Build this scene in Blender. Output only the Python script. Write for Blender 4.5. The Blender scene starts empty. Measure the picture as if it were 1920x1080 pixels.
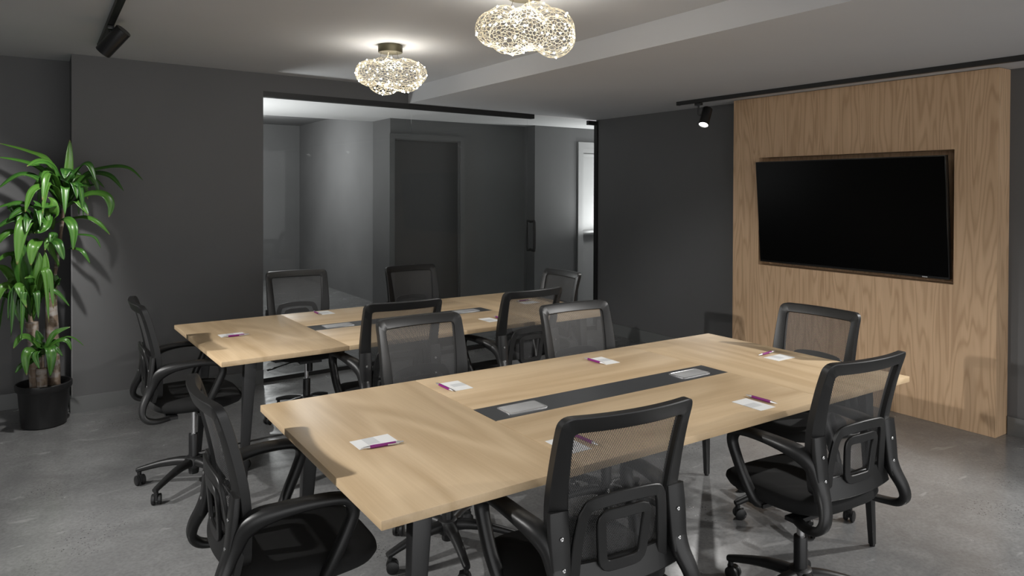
import bpy, bmesh, math, random
from mathutils import Vector, Matrix, noise as mnoise
random.seed(7)
PI = math.pi
S = bpy.context.scene
COL = S.collection

# ------------------------------------------------------------------ camera
CAM = Vector((0, 0, 1.6))
FWD = Vector((0.55399193, 0.83246476, -0.00976577))
RGT = Vector((0.83251871, -0.55398475, 0.00367291))
UPV = Vector((0.00235252, 0.01016495, 0.99994557))
FPX, CX, CY = 1333.78, 960.66, 370.52
cd = bpy.data.cameras.new('camera')
cam = bpy.data.objects.new('camera', cd); COL.objects.link(cam)
M3 = Matrix((RGT, UPV, -FWD)).transposed()
cam.matrix_world = Matrix.Translation(CAM) @ M3.to_4x4()
cd.sensor_width = 36; cd.lens = FPX / 1920 * 36
cd.shift_x = (960 - CX) / 1920; cd.shift_y = (CY - 540) / 1920
cd.clip_start = 0.05; cd.clip_end = 100
S.camera = cam

# ------------------------------------------------------------------ world, exposure
S.cycles.max_bounces = 6; S.cycles.diffuse_bounces = 4; S.cycles.glossy_bounces = 3; S.cycles.transparent_max_bounces = 12
S.view_settings.view_transform = 'Standard'
S.view_settings.look = 'None'
S.view_settings.exposure = 0.45
S.view_settings.gamma = 1.0
S.view_settings.use_curve_mapping = False
W = bpy.data.worlds.new('world'); S.world = W; W.use_nodes = True
W.node_tree.nodes['Background'].inputs[0].default_value = (1.0, 1.0, 1.0, 1)
W.node_tree.nodes['Background'].inputs[1].default_value = 1.5      # daylight from the open side behind the camera

def light(name, kind, loc, power, color=(1, 1, 1), aim=None, **kw):
    d = bpy.data.lights.new(name, kind); d.energy = power; d.color = color
    for k, v in kw.items(): setattr(d, k, v)
    o = bpy.data.objects.new(name, d); COL.objects.link(o); o.location = loc
    if aim is not None:
        o.rotation_euler = (Vector(aim) - Vector(loc)).to_track_quat('-Z', 'Y').to_euler()
    return o
WARM = (1.0, 0.985, 0.96)
# track spots (fixtures further down): left of the camera, right hand track, plant spot
LIGHTS = dict(
    left_a=((-1.57, 2.77, 2.36), 270, (.6, 2.25, 0), 82),
    left_b=((-1.9, 4.45, 2.36), 210, (1.2, 4.1, .4), 56),
    right_a=((4.85, 1.14, 2.22), 165, (2.8, 2.0, .2), 80),
    right_fill=((4.85, -.35, 2.22), 130, (3.4, .9, 0), 88),  # added spot out of view, brightens right floor and ceiling by bounce
    right_vis=((4.85, 4.272, 2.172), 70, (3.54, 3.82, -.1), 75),
    plant=((0.296, 4.66, 2.367), 95, (-.85, 5.46, .93), 94),
)
SPOT = {}
for k, (loc, p, aim, ang) in LIGHTS.items():
    SPOT[k] = light('spot_' + k, 'SPOT', loc, p, WARM, aim, spot_size=math.radians(ang), spot_blend=.5, shadow_soft_size=.035)
# fill lamps added to brighten the corridor, out of sight behind the walls
light('corridor_fill', 'POINT', (7.4, 6.70, 1.95), 46, (1, 1, 1), shadow_soft_size=.12)
light('corridor_upward_fill', 'AREA', (1.15, 7.05, 1.1), 26, (1, 1, 1), (1.6, 7.05, 4), size=.5)  # added upward fill for the corridor ceiling, no fixture
light('corridor_upward_fill', 'AREA', (6.4, 6.8, 1.1), 15, (1, 1, 1), (5.9, 6.8, 4), size=.5)
light('corridor_fill', 'POINT', (2.55, 10.8, 2.1), 95, (1, 1, 1), shadow_soft_size=.12)

# ------------------------------------------------------------------ helpers
def at(px, py, X=None, Y=None, Z=None):
    d = FWD + RGT * ((px - CX) / FPX) - UPV * ((py - CY) / FPX)
    if Y is not None: t = Y / d.y
    elif X is not None: t = X / d.x
    else: t = (Z - CAM.z) / d.z
    return CAM + d * t

class MB:
    def __init__(s): s.v = []; s.f = []; s.uv = {}
    def add(s, vs, fs):
        b = len(s.v); s.v += [tuple(v) for v in vs]; s.f += [tuple(i + b for i in f) for f in fs]; return b
    def box(s, a, b, M=None):
        vs = [Vector((x, y, z)) for x in (a[0], b[0]) for y in (a[1], b[1]) for z in (a[2], b[2])]
        if M: vs = [M @ v for v in vs]
        s.add(vs, [(0, 1, 3, 2), (4, 6, 7, 5), (0, 4, 5, 1), (2, 3, 7, 6), (0, 2, 6, 4), (1, 5, 7, 3)]); return s
    def hexa(s, lo, hi):          # lo, hi: 4 points each, same winding (ccw from above)
        s.add(list(lo) + list(hi), [(3, 2, 1, 0), (4, 5, 6, 7), (0, 1, 5, 4), (1, 2, 6, 5), (2, 3, 7, 6), (3, 0, 4, 7)]); return s
    def prism(s, poly, z0, z1):
        n = len(poly)
        s.add([(x, y, z0) for x, y in poly] + [(x, y, z1) for x, y in poly],
              [tuple(range(n - 1, -1, -1)), tuple(range(n, 2 * n))] + [(i, (i + 1) % n, n + (i + 1) % n, n + i) for i in range(n)]); return s
    def rings(s, rings, cap=True, closed=False):
        n = len(rings[0]); m = len(rings); b = len(s.v)
        for r in rings: s.v += [tuple(p) for p in r]
        rng = m if closed else m - 1
        for i in range(rng):
            j = (i + 1) % m
            for k in range(n):
                l = (k + 1) % n
                s.f.append((b + i * n + k, b + i * n + l, b + j * n + l, b + j * n + k))
        if cap and not closed:
            s.f.append(tuple(b + k for k in range(n - 1, -1, -1)))
            s.f.append(tuple(b + (m - 1) * n + k for k in range(n)))
        return s
    def lathe(s, prof, n=20, c=(0, 0, 0), M=None):
        rs = []
        for r, z in prof:
            ring = [Vector((r * math.cos(2 * PI * k / n), r * math.sin(2 * PI * k / n), z)) for k in range(n)]
            ring = [(M @ p if M else p) + Vector(c) for p in ring]
            rs.append(ring)
        return s.rings(rs)
    def tube(s, pts, r, n=8, cap=True):
        pts = [Vector(p) for p in pts]; rs = []
        up = Vector((0, 0, 1))
        for i, p in enumerate(pts):
            t = (pts[min(i + 1, len(pts) - 1)] - pts[max(i - 1, 0)]).normalized()
            u = up if abs(t.dot(up)) < .95 else Vector((1, 0, 0))
            a = t.cross(u).normalized(); b = a.cross(t).normalized()
            rr = r[i] if isinstance(r, (list, tuple)) else r
            rs.append([p + a * rr * math.cos(2 * PI * k / n) + b * rr * math.sin(2 * PI * k / n) for k in range(n)])
        return s.rings(rs, cap)
    def sweep(s, pts, lat, w, h, closed=False, rnd=.35):
        """rounded rectangular section; lat = lateral direction(s), w lateral width(s), h thickness(es)"""
        pts = [Vector(p) for p in pts]; n = len(pts); rs = []
        for i, p in enumerate(pts):
            if closed: t = (pts[(i + 1) % n] - pts[i - 1]).normalized()
            else: t = (pts[min(i + 1, n - 1)] - pts[max(i - 1, 0)]).normalized()
            L = Vector(lat[i] if isinstance(lat, list) else lat)
            L = (L - t * L.dot(t)).normalized(); N = t.cross(L).normalized()
            ww = (w[i] if isinstance(w, list) else w) / 2; hh = (h[i] if isinstance(h, list) else h) / 2
            c = min(ww, hh) * rnd * 2 * .5
            prof = [(ww, hh - c), (ww - c, hh), (-ww + c, hh), (-ww, hh - c), (-ww, -hh + c), (-ww + c, -hh), (ww - c, -hh), (ww, -hh + c)]
            rs.append([p + L * a + N * b for a, b in prof])
        return s.rings(rs, True, closed)
    def mesh(s, name, m, smooth=40):
        me = bpy.data.meshes.new(name); me.from_pydata(s.v, [], s.f)
        bm = bmesh.new(); bm.from_mesh(me); bmesh.ops.recalc_face_normals(bm, faces=bm.faces); bm.to_mesh(me); bm.free()
        me.materials.append(m)
        if smooth:
            me.shade_smooth(); me.set_sharp_from_angle(angle=math.radians(smooth))
        return me
    def build(s, name, m, parent=None, smooth=40, loc=None, bevel=0):
        me = s.mesh(name, m, smooth)
        if bevel:
            bm = bmesh.new(); bm.from_mesh(me)
            es = [e for e in bm.edges if e.calc_face_angle(0) > .5]
            bmesh.ops.bevel(bm, geom=es, offset=bevel, segments=2, affect='EDGES', profile=.5)
            bm.to_mesh(me); bm.free()
            me.shade_smooth(); me.set_sharp_from_angle(angle=math.radians(35))
        return link(name, me, parent, loc)

def link(name, me, parent=None, loc=None):
    o = bpy.data.objects.new(name, me); COL.objects.link(o)
    if parent is not None: o.parent = parent
    if loc is not None: o.location = loc
    return o
def tag(o, label, cat, group=None):
    o['label'] = label; o['category'] = cat
    if group: o['group'] = group
    return o
def thing(name, label, cat, loc=(0, 0, 0), rz=0, group=None):
    o = link(name, None); o.location = loc; o.rotation_euler = (0, 0, rz); o.empty_display_size = .1
    return tag(o, label, cat, group)
def struct(o): o['kind'] = 'structure'; return o

def spline(pts, n):
    """Catmull-Rom through points (tuples of any length)"""
    out = []; P = [tuple(p) for p in pts]; m = len(P)
    for i in range(m - 1):
        p0 = P[max(i - 1, 0)]; p1 = P[i]; p2 = P[i + 1]; p3 = P[min(i + 2, m - 1)]
        for k in range(n):
            t = k / n
            out.append(tuple(.5 * (2 * b + (c - a) * t + (2 * a - 5 * b + 4 * c - d) * t * t + (3 * b - a - 3 * c + d) * t ** 3) for a, b, c, d in zip(p0, p1, p2, p3)))
    out.append(P[-1]); return out
def interp(tab, x):
    if x <= tab[0][0]: return tab[0][1]
    for (a, b), (c, d) in zip(tab, tab[1:]):
        if x <= c: return b + (d - b) * (x - a) / (c - a)
    return tab[-1][1]

# ------------------------------------------------------------------ materials
class NT:
    def __init__(s, name):
        s.m = bpy.data.materials.new(name); s.m.use_nodes = True; s.t = s.m.node_tree
        s.b = s.t.nodes['Principled BSDF']; s.out = s.t.nodes['Material Output']
    def n(s, typ, **kw):
        o = s.t.nodes.new(typ)
        for k, v in kw.items():
            if k in ('i',):
                for a, c in v.items(): o.inputs[a].default_value = c
            else: setattr(o, k, v)
        return o
    def l(s, a, b): s.t.links.new(a, b); return s
    def coord(s, scale=(1, 1, 1), rot=(0, 0, 0), loc=(0, 0, 0), out='Object'):
        c = s.n('ShaderNodeTexCoord'); m = s.n('ShaderNodeMapping')
        m.inputs['Scale'].default_value = scale; m.inputs['Rotation'].default_value = rot; m.inputs['Location'].default_value = loc
        s.l(c.outputs[out], m.inputs[0]); return m.outputs[0]
    def noise(s, vec, scale, detail=3, rough=.5, dist=0):
        o = s.n('ShaderNodeTexNoise'); o.inputs['Scale'].default_value = scale; o.inputs['Detail'].default_value = detail
        o.inputs['Roughness'].default_value = rough; o.inputs['Distortion'].default_value = dist
        s.l(vec, o.inputs['Vector']); return o.outputs['Fac']
    def ramp(s, fac, stops):
        o = s.n('ShaderNodeValToRGB'); e = o.color_ramp.elements
        while len(e) < len(stops): e.new(.5)
        for x, (p, c) in zip(e, stops):
            x.position = p; x.color = (*c, 1) if isinstance(c, tuple) else (c, c, c, 1)
        s.l(fac, o.inputs[0]); return o.outputs[0]
    def math(s, op, a, b=None, clamp=False):
        o = s.n('ShaderNodeMath', operation=op); o.use_clamp = clamp
        for i, x in enumerate((a, b)):
            if x is None: continue
            if isinstance(x, (int, float)): o.inputs[i].default_value = x
            else: s.l(x, o.inputs[i])
        return o.outputs[0]
    def mix(s, fac, a, b, mode='MIX'):
        o = s.n('ShaderNodeMix', data_type='RGBA', blend_type=mode)
        for i, x in ((0, fac), (6, a), (7, b)):
            if isinstance(x, (int, float)): o.inputs[i].default_value = x
            elif isinstance(x, tuple): o.inputs[i].default_value = (*x, 1)
            else: s.l(x, o.inputs[i])
        return o.outputs[2]
    def bump(s, h, strength=.2, dist=.002):
        o = s.n('ShaderNodeBump'); o.inputs['Strength'].default_value = strength; o.inputs['Distance'].default_value = dist
        s.l(h, o.inputs['Height']); s.l(o.outputs[0], s.b.inputs['Normal'])
    def set(s, **kw):
        for k, v in kw.items():
            k = k.replace('_', ' ')
            if isinstance(v, tuple) and len(v) == 3: v = (*v, 1)
            if hasattr(v, 'links') : s.l(v, s.b.inputs[k])
            else: s.b.inputs[k].default_value = v
        return s

def plain(name, col, rough=.5, metal=0, var=.06, vscale=12, **kw):
    t = NT(name); v = t.coord()
    n = t.noise(v, vscale, 4)
    c = t.mix(n, tuple(x * (1 - var) for x in col), tuple(min(1, x * (1 + var)) for x in col))
    t.set(Base_Color=c, Roughness=rough, Metallic=metal, **kw)
    return t.m

def make_paint(name, col, rough=.75, var=.1, weave=.15):
    t = NT(name); v = t.coord()
    big = t.noise(v, 1.3, 4); fine = t.noise(v, 160, 2)
    c = t.mix(big, tuple(x * (1 - var) for x in col), tuple(x * (1 + var) for x in col))
    t.set(Base_Color=c, Roughness=rough)
    t.bump(fine, weave, .001)
    return t.m

def make_wood(name, axis, light, dark, scale=1.0, rings=9, rough=.42, contrast=1.0, loc=(0, 0, 0), sharp=1.0, along=.55):
    """oak veneer; axis = grain direction 0,1,2 in object space"""
    t = NT(name)
    sc = [3.2 * scale] * 3; sc[axis] = along * scale
    v = t.coord(tuple(sc), loc=loc)
    warp = t.noise(v, 1.0, 2, .45, .3)
    a = t.math('MULTIPLY', warp, rings * 6.283)
    w = t.math('SINE', a); w = t.math('MULTIPLY_ADD', w, .5); w.node.inputs[2].default_value = .5
    w = t.math('POWER', w, sharp)
    sc2 = [110 * scale] * 3; sc2[axis] = 2.5 * scale
    fine = t.noise(t.coord(tuple(sc2)), 1.0, 3, .6)
    sc3 = [9 * scale] * 3; sc3[axis] = .5 * scale
    band = t.noise(t.coord(tuple(sc3), loc=(3, 1, 2)), 1.0, 3)
    w2 = t.math('MULTIPLY', w, .45 * contrast)
    f2 = t.math('MULTIPLY', fine, .55 * contrast)
    b2 = t.math('MULTIPLY', band, .55)
    sm = t.math('ADD', t.math('ADD', w2, f2), b2)
    c = t.ramp(sm, [(.25, light), (1.15 if False else 1.0, dark)])
    t.set(Base_Color=c, Roughness=rough)
    t.b.inputs['Specular IOR Level'].default_value = .35
    t.bump(fine, .06, .001)
    return t.m

def make_concrete(name):
    t = NT(name); v = t.coord()
    big = t.noise(v, .9, 6, .6, .4); mid = t.noise(v, 5, 6, .65, .6); fine = t.noise(v, 60, 3, .6)
    c = t.ramp(big, [(.28, (.135, .135, .136)), (.5, (.172, .172, .172)), (.72, (.215, .215, .213))])
    c = t.mix(t.ramp(mid, [(.42, 0.0), (.75, .5)]), c, (.27, .27, .268))
    c = t.mix(t.ramp(fine, [(.35, .30), (.6, 0.0)]), c, (.085, .085, .085))
    # pale scuffs, stretched
    sc = t.noise(t.coord((1.6, 5, 1), rot=(0, 0, .5), loc=(2, 1, 0)), 2.2, 3, .5, .8)
    c = t.mix(t.ramp(sc, [(.66, 0.0), (.72, .38)]), c, (.36, .36, .357))
    # exposed dark pits in clusters
    vo = t.n('ShaderNodeTexVoronoi'); vo.inputs['Scale'].default_value = 62; t.l(v, vo.inputs['Vector'])
    pit = t.ramp(vo.outputs['Distance'], [(.16, 1.0), (.26, 0.0)])
    cl = t.ramp(t.noise(v, 2.1, 3, .6, .3), [(.55, 0.0), (.66, 1.0)])
    pm = t.math('MULTIPLY', t.math('MULTIPLY', pit, cl), .8)
    c = t.mix(pm, c, (.02, .02, .02))
    r = t.ramp(mid, [(.3, .12), (.7, .28)])
    t.set(Base_Color=c, Roughness=r)
    t.b.inputs['Specular IOR Level'].default_value = .55
    h = t.math('ADD', t.math('MULTIPLY', mid, .5), t.math('MULTIPLY', pm, -1.0))
    t.bump(h, .12, .002)
    return t.m

def make_glass(name):
    t = NT(name); t.t.nodes.remove(t.b)
    tr = t.n('ShaderNodeBsdfTransparent'); tr.inputs[0].default_value = (.97, .985, .98, 1)
    gl = t.n('ShaderNodeBsdfGlossy'); gl.inputs['Roughness'].default_value = .01
    fr = t.n('ShaderNodeFresnel'); fr.inputs[0].default_value = 1.35
    mx = t.n('ShaderNodeMixShader')
    f = t.math('MULTIPLY', fr.outputs[0], .25)
    t.l(f, mx.inputs[0]); t.l(tr.outputs[0], mx.inputs[1]); t.l(gl.outputs[0], mx.inputs[2]); t.l(mx.outputs[0], t.out.inputs[0])
    return t.m

def make_net(name):
    """woven chair net: hexagonally set holes, pitch about 5 mm, from the UV map in metres"""
    t = NT(name)
    c = t.n('ShaderNodeTexCoord'); s = t.n('ShaderNodeSeparateXYZ'); t.l(c.outputs['UV'], s.inputs[0])
    p = 2 * PI / .0052
    u = t.math('MULTIPLY', s.outputs[0], p); v = t.math('MULTIPLY', s.outputs[1], p)
    a = t.math('SINE', t.math('ADD', u, t.math('MULTIPLY', v, .6))); b = t.math('SINE', t.math('SUBTRACT', t.math('MULTIPLY', u, .6), v))
    hole = t.math('GREATER_THAN', t.math('ADD', a, b), .35)
    tr = t.n('ShaderNodeBsdfTransparent')
    mx = t.n('ShaderNodeMixShader'); t.l(hole, mx.inputs[0]); t.l(t.b.outputs[0], mx.inputs[1]); t.l(tr.outputs[0], mx.inputs[2])
    t.l(mx.outputs[0], t.out.inputs[0])
    t.set(Base_Color=(.055, .055, .056), Roughness=.6)
    return t.m

def make_wire(name):
    t = NT(name)
    tl = t.n('ShaderNodeBsdfTranslucent'); tl.inputs[0].default_value = (.85, .79, .66, 1)
    mx = t.n('ShaderNodeMixShader'); mx.inputs[0].default_value = .5
    t.set(Base_Color=(.85, .80, .68), Roughness=.35)
    t.l(t.b.outputs[0], mx.inputs[1]); t.l(tl.outputs[0], mx.inputs[2]); t.l(mx.outputs[0], t.out.inputs[0])
    return t.m

def make_emit(name, col, strength):
    t = NT(name); t.set(Base_Color=col, Emission_Color=col, Emission_Strength=strength); return t.m

def make_leaf(name):
    t = NT(name)
    c = t.n('ShaderNodeTexCoord'); s = t.n('ShaderNodeSeparateXYZ'); t.l(c.outputs['UV'], s.inputs[0])
    oi = t.n('ShaderNodeObjectInfo')
    base = t.ramp(oi.outputs['Random'], [(0.0, (.017, .075, .011)), (.5, (.036, .13, .016)), (1.0, (.095, .235, .033))])
    ctr = t.math('ABSOLUTE', t.math('SUBTRACT', s.outputs[0], .5))
    mid = t.ramp(ctr, [(0.0, .55), (.16, 0.0)])
    col = t.mix(mid, base, (.13, .27, .05))
    st = t.n('ShaderNodeCombineXYZ'); t.l(t.math('MULTIPLY', s.outputs[0], 34), st.inputs[0]); t.l(s.outputs[1], st.inputs[1]); t.l(oi.outputs['Random'], st.inputs[2])
    stripes = t.noise(st.outputs[0], 1.0, 2)
    col = t.mix(t.ramp(stripes, [(.4, 0.0), (.7, .35)]), col, (.08, .19, .035))
    tip = t.math('MULTIPLY', t.ramp(s.outputs[1], [(.93, 0.0), (.985, 1.0)]), t.ramp(oi.outputs['Random'], [(.55, 0.0), (.62, .8)]))
    col = t.mix(tip, col, (.42, .33, .16))
    t.set(Base_Color=col, Roughness=.33)
    tl = t.n('ShaderNodeBsdfTranslucent'); t.l(col, tl.inputs[0])
    mx = t.n('ShaderNodeMixShader'); mx.inputs[0].default_value = .22
    t.l(t.b.outputs[0], mx.inputs[1]); t.l(tl.outputs[0], mx.inputs[2]); t.l(mx.outputs[0], t.out.inputs[0])
    return t.m

def make_bark(name):
    t = NT(name); v = t.coord((1, 1, .25))
    n = t.noise(v, 45, 4, .6); b = t.noise(t.coord((1, 1, 3)), 9, 3)
    c = t.ramp(n, [(.3, (.10, .065, .04)), (.55, (.22, .16, .115)), (.75, (.34, .30, .26))])
    c = t.mix(t.ramp(b, [(.5, 0.0), (.62, .7)]), c, (.36, .34, .32))
    t.set(Base_Color=c, Roughness=.8); t.bump(n, .5, .004); return t.m

def make_card(name):
    """white note card with a pale grey printed block"""
    t = NT(name)
    c = t.n('ShaderNodeTexCoord'); s = t.n('ShaderNodeSeparateXYZ'); t.l(c.outputs['Object'], s.inputs[0])
    def band(o, a, b): return t.math('MULTIPLY', t.math('GREATER_THAN', o, a), t.math('LESS_THAN', o, b))
    blk = t.math('MULTIPLY', band(s.outputs[0], -.028, .014), band(s.outputs[1], -.02, .045))
    col = t.mix(blk, (.78, .785, .78), (.60, .61, .615))
    t.set(Base_Color=col, Roughness=.55); return t.m

M = {}
M['wall'] = make_paint('dark_grey_paint', (.112, .112, .113), .75)
M['wall_corr'] = make_paint('corridor_grey_paint', (.112, .112, .113), .8, .22, .3)
M['ceil'] = make_paint('grey_ceiling_paint', (.58, .586, .60), .85, .05)
M['ceil_corr'] = make_paint('pale_ceiling_paint', (.66, .66, .66), .85, .04)
M['base'] = make_paint('grey_baseboard_paint', (.15, .154, .153), .35, .06, .05)
M['floor'] = make_concrete('polished_concrete')
M['oak_x'] = make_wood('light_oak_long', 0, (.66, .505, .325), (.47, .335, .195), 1.1, 5, .40, .8)
M['oak_y'] = make_wood('light_oak_cross', 1, (.66, .505, .325), (.47, .335, .195), 1.1, 6, .40, .8, loc=(5, 2, 1))
M['panel'] = make_wood('oak_panel_veneer', 2, (.70, .485, .305), (.46, .295, .170), 2.2, 13, .45, .80, sharp=2.5, along=.30)
M['black_metal'] = plain('black_powder_coat', (.010, .010, .0105), .38)
M['track'] = plain('black_track_metal', (.012, .012, .012), .45)
M['plastic'] = plain('black_chair_plastic', (.0085, .0085, .0086), .42, 0, .1, 30)
M['base_plastic'] = plain('black_nylon', (.009, .009, .0092), .45, 0, .1, 30)
M['fabric'] = plain('black_seat_fabric', (.008, .008, .0081), .92, 0, .3, 220)
M['net'] = make_net('black_chair_net')
M['chrome'] = plain('chrome', (.75, .75, .76), .18, 1.0, .02)
M['steel'] = plain('brushed_screw_steel', (.6, .6, .6), .3, 1.0, .02)
M['silver'] = plain('satin_silver', (.62, .62, .63), .33, .85, .03)
M['outlet'] = plain('pale_outlet_lid', (.50, .505, .51), .35, .3, .04)
M['strip'] = plain('dark_grey_cable_panel', (.055, .057, .060), .32, 0, .06)
M['glass'] = make_glass('clear_glass')
M['tv_black'] = plain('gloss_black_screen', (.0015, .0015, .0016), .32, 0, .02)
M['tv_black'].node_tree.nodes['Principled BSDF'].inputs['Specular IOR Level'].default_value = .08
M['tv_bezel'] = plain('black_bezel', (.006, .006, .006), .3)
M['white'] = plain('white_door_paint', (.34, .34, .34), .4, 0, .03)
M['grey_metal'] = plain('grey_push_bar_metal', (.45, .45, .45), .35, .6, .03)
M['door_grey'] = make_paint('dark_door_paint', (.052, .052, .053), .5)
M['wire'] = make_wire('pale_gold_wire')
M['bronze'] = plain('brass_canopy', (.13, .115, .075), .42, .75, .05)
M['led'] = make_emit('warm_led', (1.0, .94, .82), 30)
M['lens'] = make_emit('spot_lens', (1.0, .98, .95), 5)
M['leaf'] = make_leaf('dracaena_leaf')
M['bark'] = make_bark('cane_bark')
M['pot'] = plain('black_nursery_pot', (.014, .014, .0145), .42, 0, .15, 8)
M['soil'] = plain('dark_soil', (.025, .018, .013), .95, 0, .5, 60)
M['card'] = make_card('white_note_card')
M['purple'] = plain('magenta_purple_barrel', (.20, .012, .16), .3, 0, .03)
M['cord'] = plain('black_rubber', (.01, .01, .01), .6)
M['guard'] = plain('pale_corner_guard', (.16, .16, .16), .3)
M['logo'] = plain('silver_logo', (.5, .5, .5), .4)

# ------------------------------------------------------------------ the room
ZC, ZH = 2.414, 2.560               # low ceiling on the right, high ceiling on the left
XS = 2.885                          # where the ceiling steps
XW = 5.347                          # right wall
def yb(x): return 5.945 + (x - .194) * .0585      # line of the back wall and glass
YR, XREAR = -2.6, -4.4

o = struct(MB().box((XREAR, YR, -.12), (8.2, 13.3, 0)).build('floor', M['floor'], smooth=0))
struct(MB().prism([(XREAR, YR), (XS, YR), (XS, yb(XS)), (.194, yb(.194) ), (.194, 6.31), (XREAR, 6.31)], ZH, ZH + .12).build('ceiling', M['ceil'], smooth=0))
struct(MB().prism([(XS, YR), (XW, YR), (XW, yb(XW)), (XS, yb(XS))], ZC, ZH + .12).build('ceiling', M['ceil'], smooth=0))
# back wall: recessed piece behind the plant, proud piece, header strip over the glass
struct(MB().box((XREAR, 6.31, 0), (.194, 6.45, ZH + .12)).build('wall_back', M['wall'], smooth=0))
w = MB().prism([(.194, yb(.194)), (1.54, yb(1.54)), (1.54, yb(1.54) + .15), (.194, 6.45)], 0, ZH + .12)
struct(w.build('wall_back', M['wall'], smooth=0))
struct(MB().prism([(1.54, yb(1.54)), (XS, yb(XS)), (XS, yb(XS) + .15), (1.54, yb(1.54) + .15)], ZC, ZH + .12).build('wall_back', M['wall'], smooth=0))
struct(MB().box((XW, YR, 0), (XW + .15, yb(XW) + .05, ZC + .12)).build('wall_right', M['wall'], smooth=0))
struct(MB().box((XREAR - .15, YR, 0), (XREAR, 6.45, ZH + .12)).build('wall_left', M['wall'], smooth=0))
# baseboards
struct(MB().box((XREAR, 6.295, 0), (.194, 6.31, .115)).build('baseboard_back', M['base'], smooth=0))
struct(MB().prism([(.182, yb(.194) - .013), (1.54, yb(1.54) - .013), (1.54, yb(1.54)), (.194, yb(.194)), (.194, 6.295), (.182, 6.295)], 0, .115).build('baseboard_back', M['base'], smooth=0))
struct(MB().box((XW - .014, 4.20, 0), (XW, yb(XW), .12)).build('baseboard_right', M['base'], smooth=0))
struct(MB().box((XW - .014, YR, 0), (XW, 2.09, .12)).build('baseboard_right', M['base'], smooth=0))
g = struct(MB().box((.1885, yb(.194) - .002, .115), (.1965, yb(.194) + .022, 1.75)).build('trim_1', M['guard'], smooth=0))

# ---- glass front: fixed panes with a dark head track and floor channel, swing door on the right
def ypt(x, dy=0): return (x, yb(x) + dy)
XD = 4.33                                        # glass door edge
def strip_line(x0, x1, z0, z1, d0, d1): return MB().prism([ypt(x0, d0), ypt(x1, d0), ypt(x1, d1), ypt(x0, d1)], z0, z1)
struct(strip_line(1.54, 4.40, ZC - .046, ZC, .0, .07).build('trim_2', M['track'], smooth=0))
struct(strip_line(1.54, XD, 0.0, .035, .01, .06).build('trim_3', M['track'], smooth=0))
for a, b in ((1.545, 2.935), (2.94, XD - .005)):
    p = struct(strip_line(a, b, .035, ZC - .046, .03, .042).build('window_1' if a < 2 else 'window_2', M['glass'], smooth=0))
d3 = struct(link('door_3', None)); d3.location = (XD, yb(XD), 0)
def rel(mb, org):
    mb.v = [(x - org[0], y - org[1], z - org[2]) for x, y, z in mb.v]; return mb
rel(strip_line(XD, XW - .012, .012, ZC - .012, .03, .042), d3.location).build('glass_leaf', M['glass'], d3, 0)
rel(strip_line(5.20, XW - .002, ZC - .062, ZC - .014, .015, .057), d3.location).build('patch_fitting', M['track'], d3, 0)
rel(strip_line(5.20, XW - .002, .01, .055, .015, .057), d3.location).build('patch_fitting', M['track'], d3, 0)
hp = MB()
for dy in (-.03, .10):
    x0, x1 = .035, .035
    pts = [(.05, .03 if dy < 0 else .042, 1.27), (.05, dy + (.02 if dy < 0 else -.02), 1.275), (.05, dy, 1.255), (.05, dy, .985), (.05, dy + (.02 if dy < 0 else -.02), .965), (.05, .03 if dy < 0 else .042, .97)]
    hp.tube(spline(pts, 3), .015, 10)
hp.build('door_handle', M['cord'], d3)
struct(MB().prism([(XW - .024, yb(XW) + .01), (XW, yb(XW) + .01), (XW, yb(XW) + .06), (XW - .024, yb(XW) + .06)], 0, ZC - .062).build('trim_4', M['track'], smooth=0))

# ---- corridor behind the glass
struct(MB().prism([(-.5, 6.46), (.6, 6.46), (1.54, yb(1.54) + .15), (XS, yb(XS) + .15), (XS, yb(XS)), (XW, yb(XW)), (8.2, yb(XW)), (8.2, 7.6), (5.14, 7.6), (3.3, 7.95), (-.5, 7.95)], ZC, ZC + .4).build('ceiling', M['ceil_corr'], smooth=0))
struct(MB().box((-.5, 7.951, 2.77), (4.1, 13.2, 2.9)).build('ceiling', M['wall_corr'], smooth=0))
struct(MB().box((-.5, 13.0, 0), (4.1, 13.15, 2.77)).build('wall_corridor_end', M['wall_corr'], smooth=0))
struct(MB().box((3.97, 7.97, 0), (4.15, 13.0, 2.77)).build('wall_corridor_side', M['wall_corr'], smooth=0))
struct(MB().box((-.65, 6.46, 0), (-.5, 13.15, 2.9)).build('wall_corridor_left', M['wall_corr'], smooth=0))
# block with the dark door: opening X 3.345..4.20, top 2.18
bl = MB()
bl.box((3.30, 7.45, 0), (3.345, 7.95, 2.80)).box((4.20, 7.45, 0), (5.14, 7.95, 2.80)).box((3.345, 7.45, 2.185), (4.20, 7.95, 2.80)).box((3.345, 7.60, 0), (4.20, 7.95, 2.185))
struct(bl.build('wall_corridor_block', M['wall_corr'], smooth=0))
wd = MB(); wd.box((5.14, 7.22, 0), (5.86, 7.95, ZC)).box((5.86, 7.22, 2.17), (6.86, 7.95, ZC)).box((6.86, 7.22, 0), (8.2, 7.95, ZC)).box((5.86, 7.40, 0), (6.86, 7.95, 2.17))
struct(wd.build('wall_corridor_right', M['wall_corr'], smooth=0))
struct(MB().box((8.2, yb(XW), 0), (8.35, 7.95, ZC)).build('wall_corridor_far', M['wall_corr'], smooth=0))
struct(MB().box((XW + .15, yb(XW) - .1, 0), (8.2, yb(XW), ZC + .4)).build('wall_corridor_near', M['wall_corr'], smooth=0))
d1 = struct(link('door_1', None)); d1.location = (3.77, 7.45, 0)
MB().box((-.425, .03, .008), (.43, .075, 2.183)).build('door_slab', M['door_grey'], d1, 0)
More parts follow.
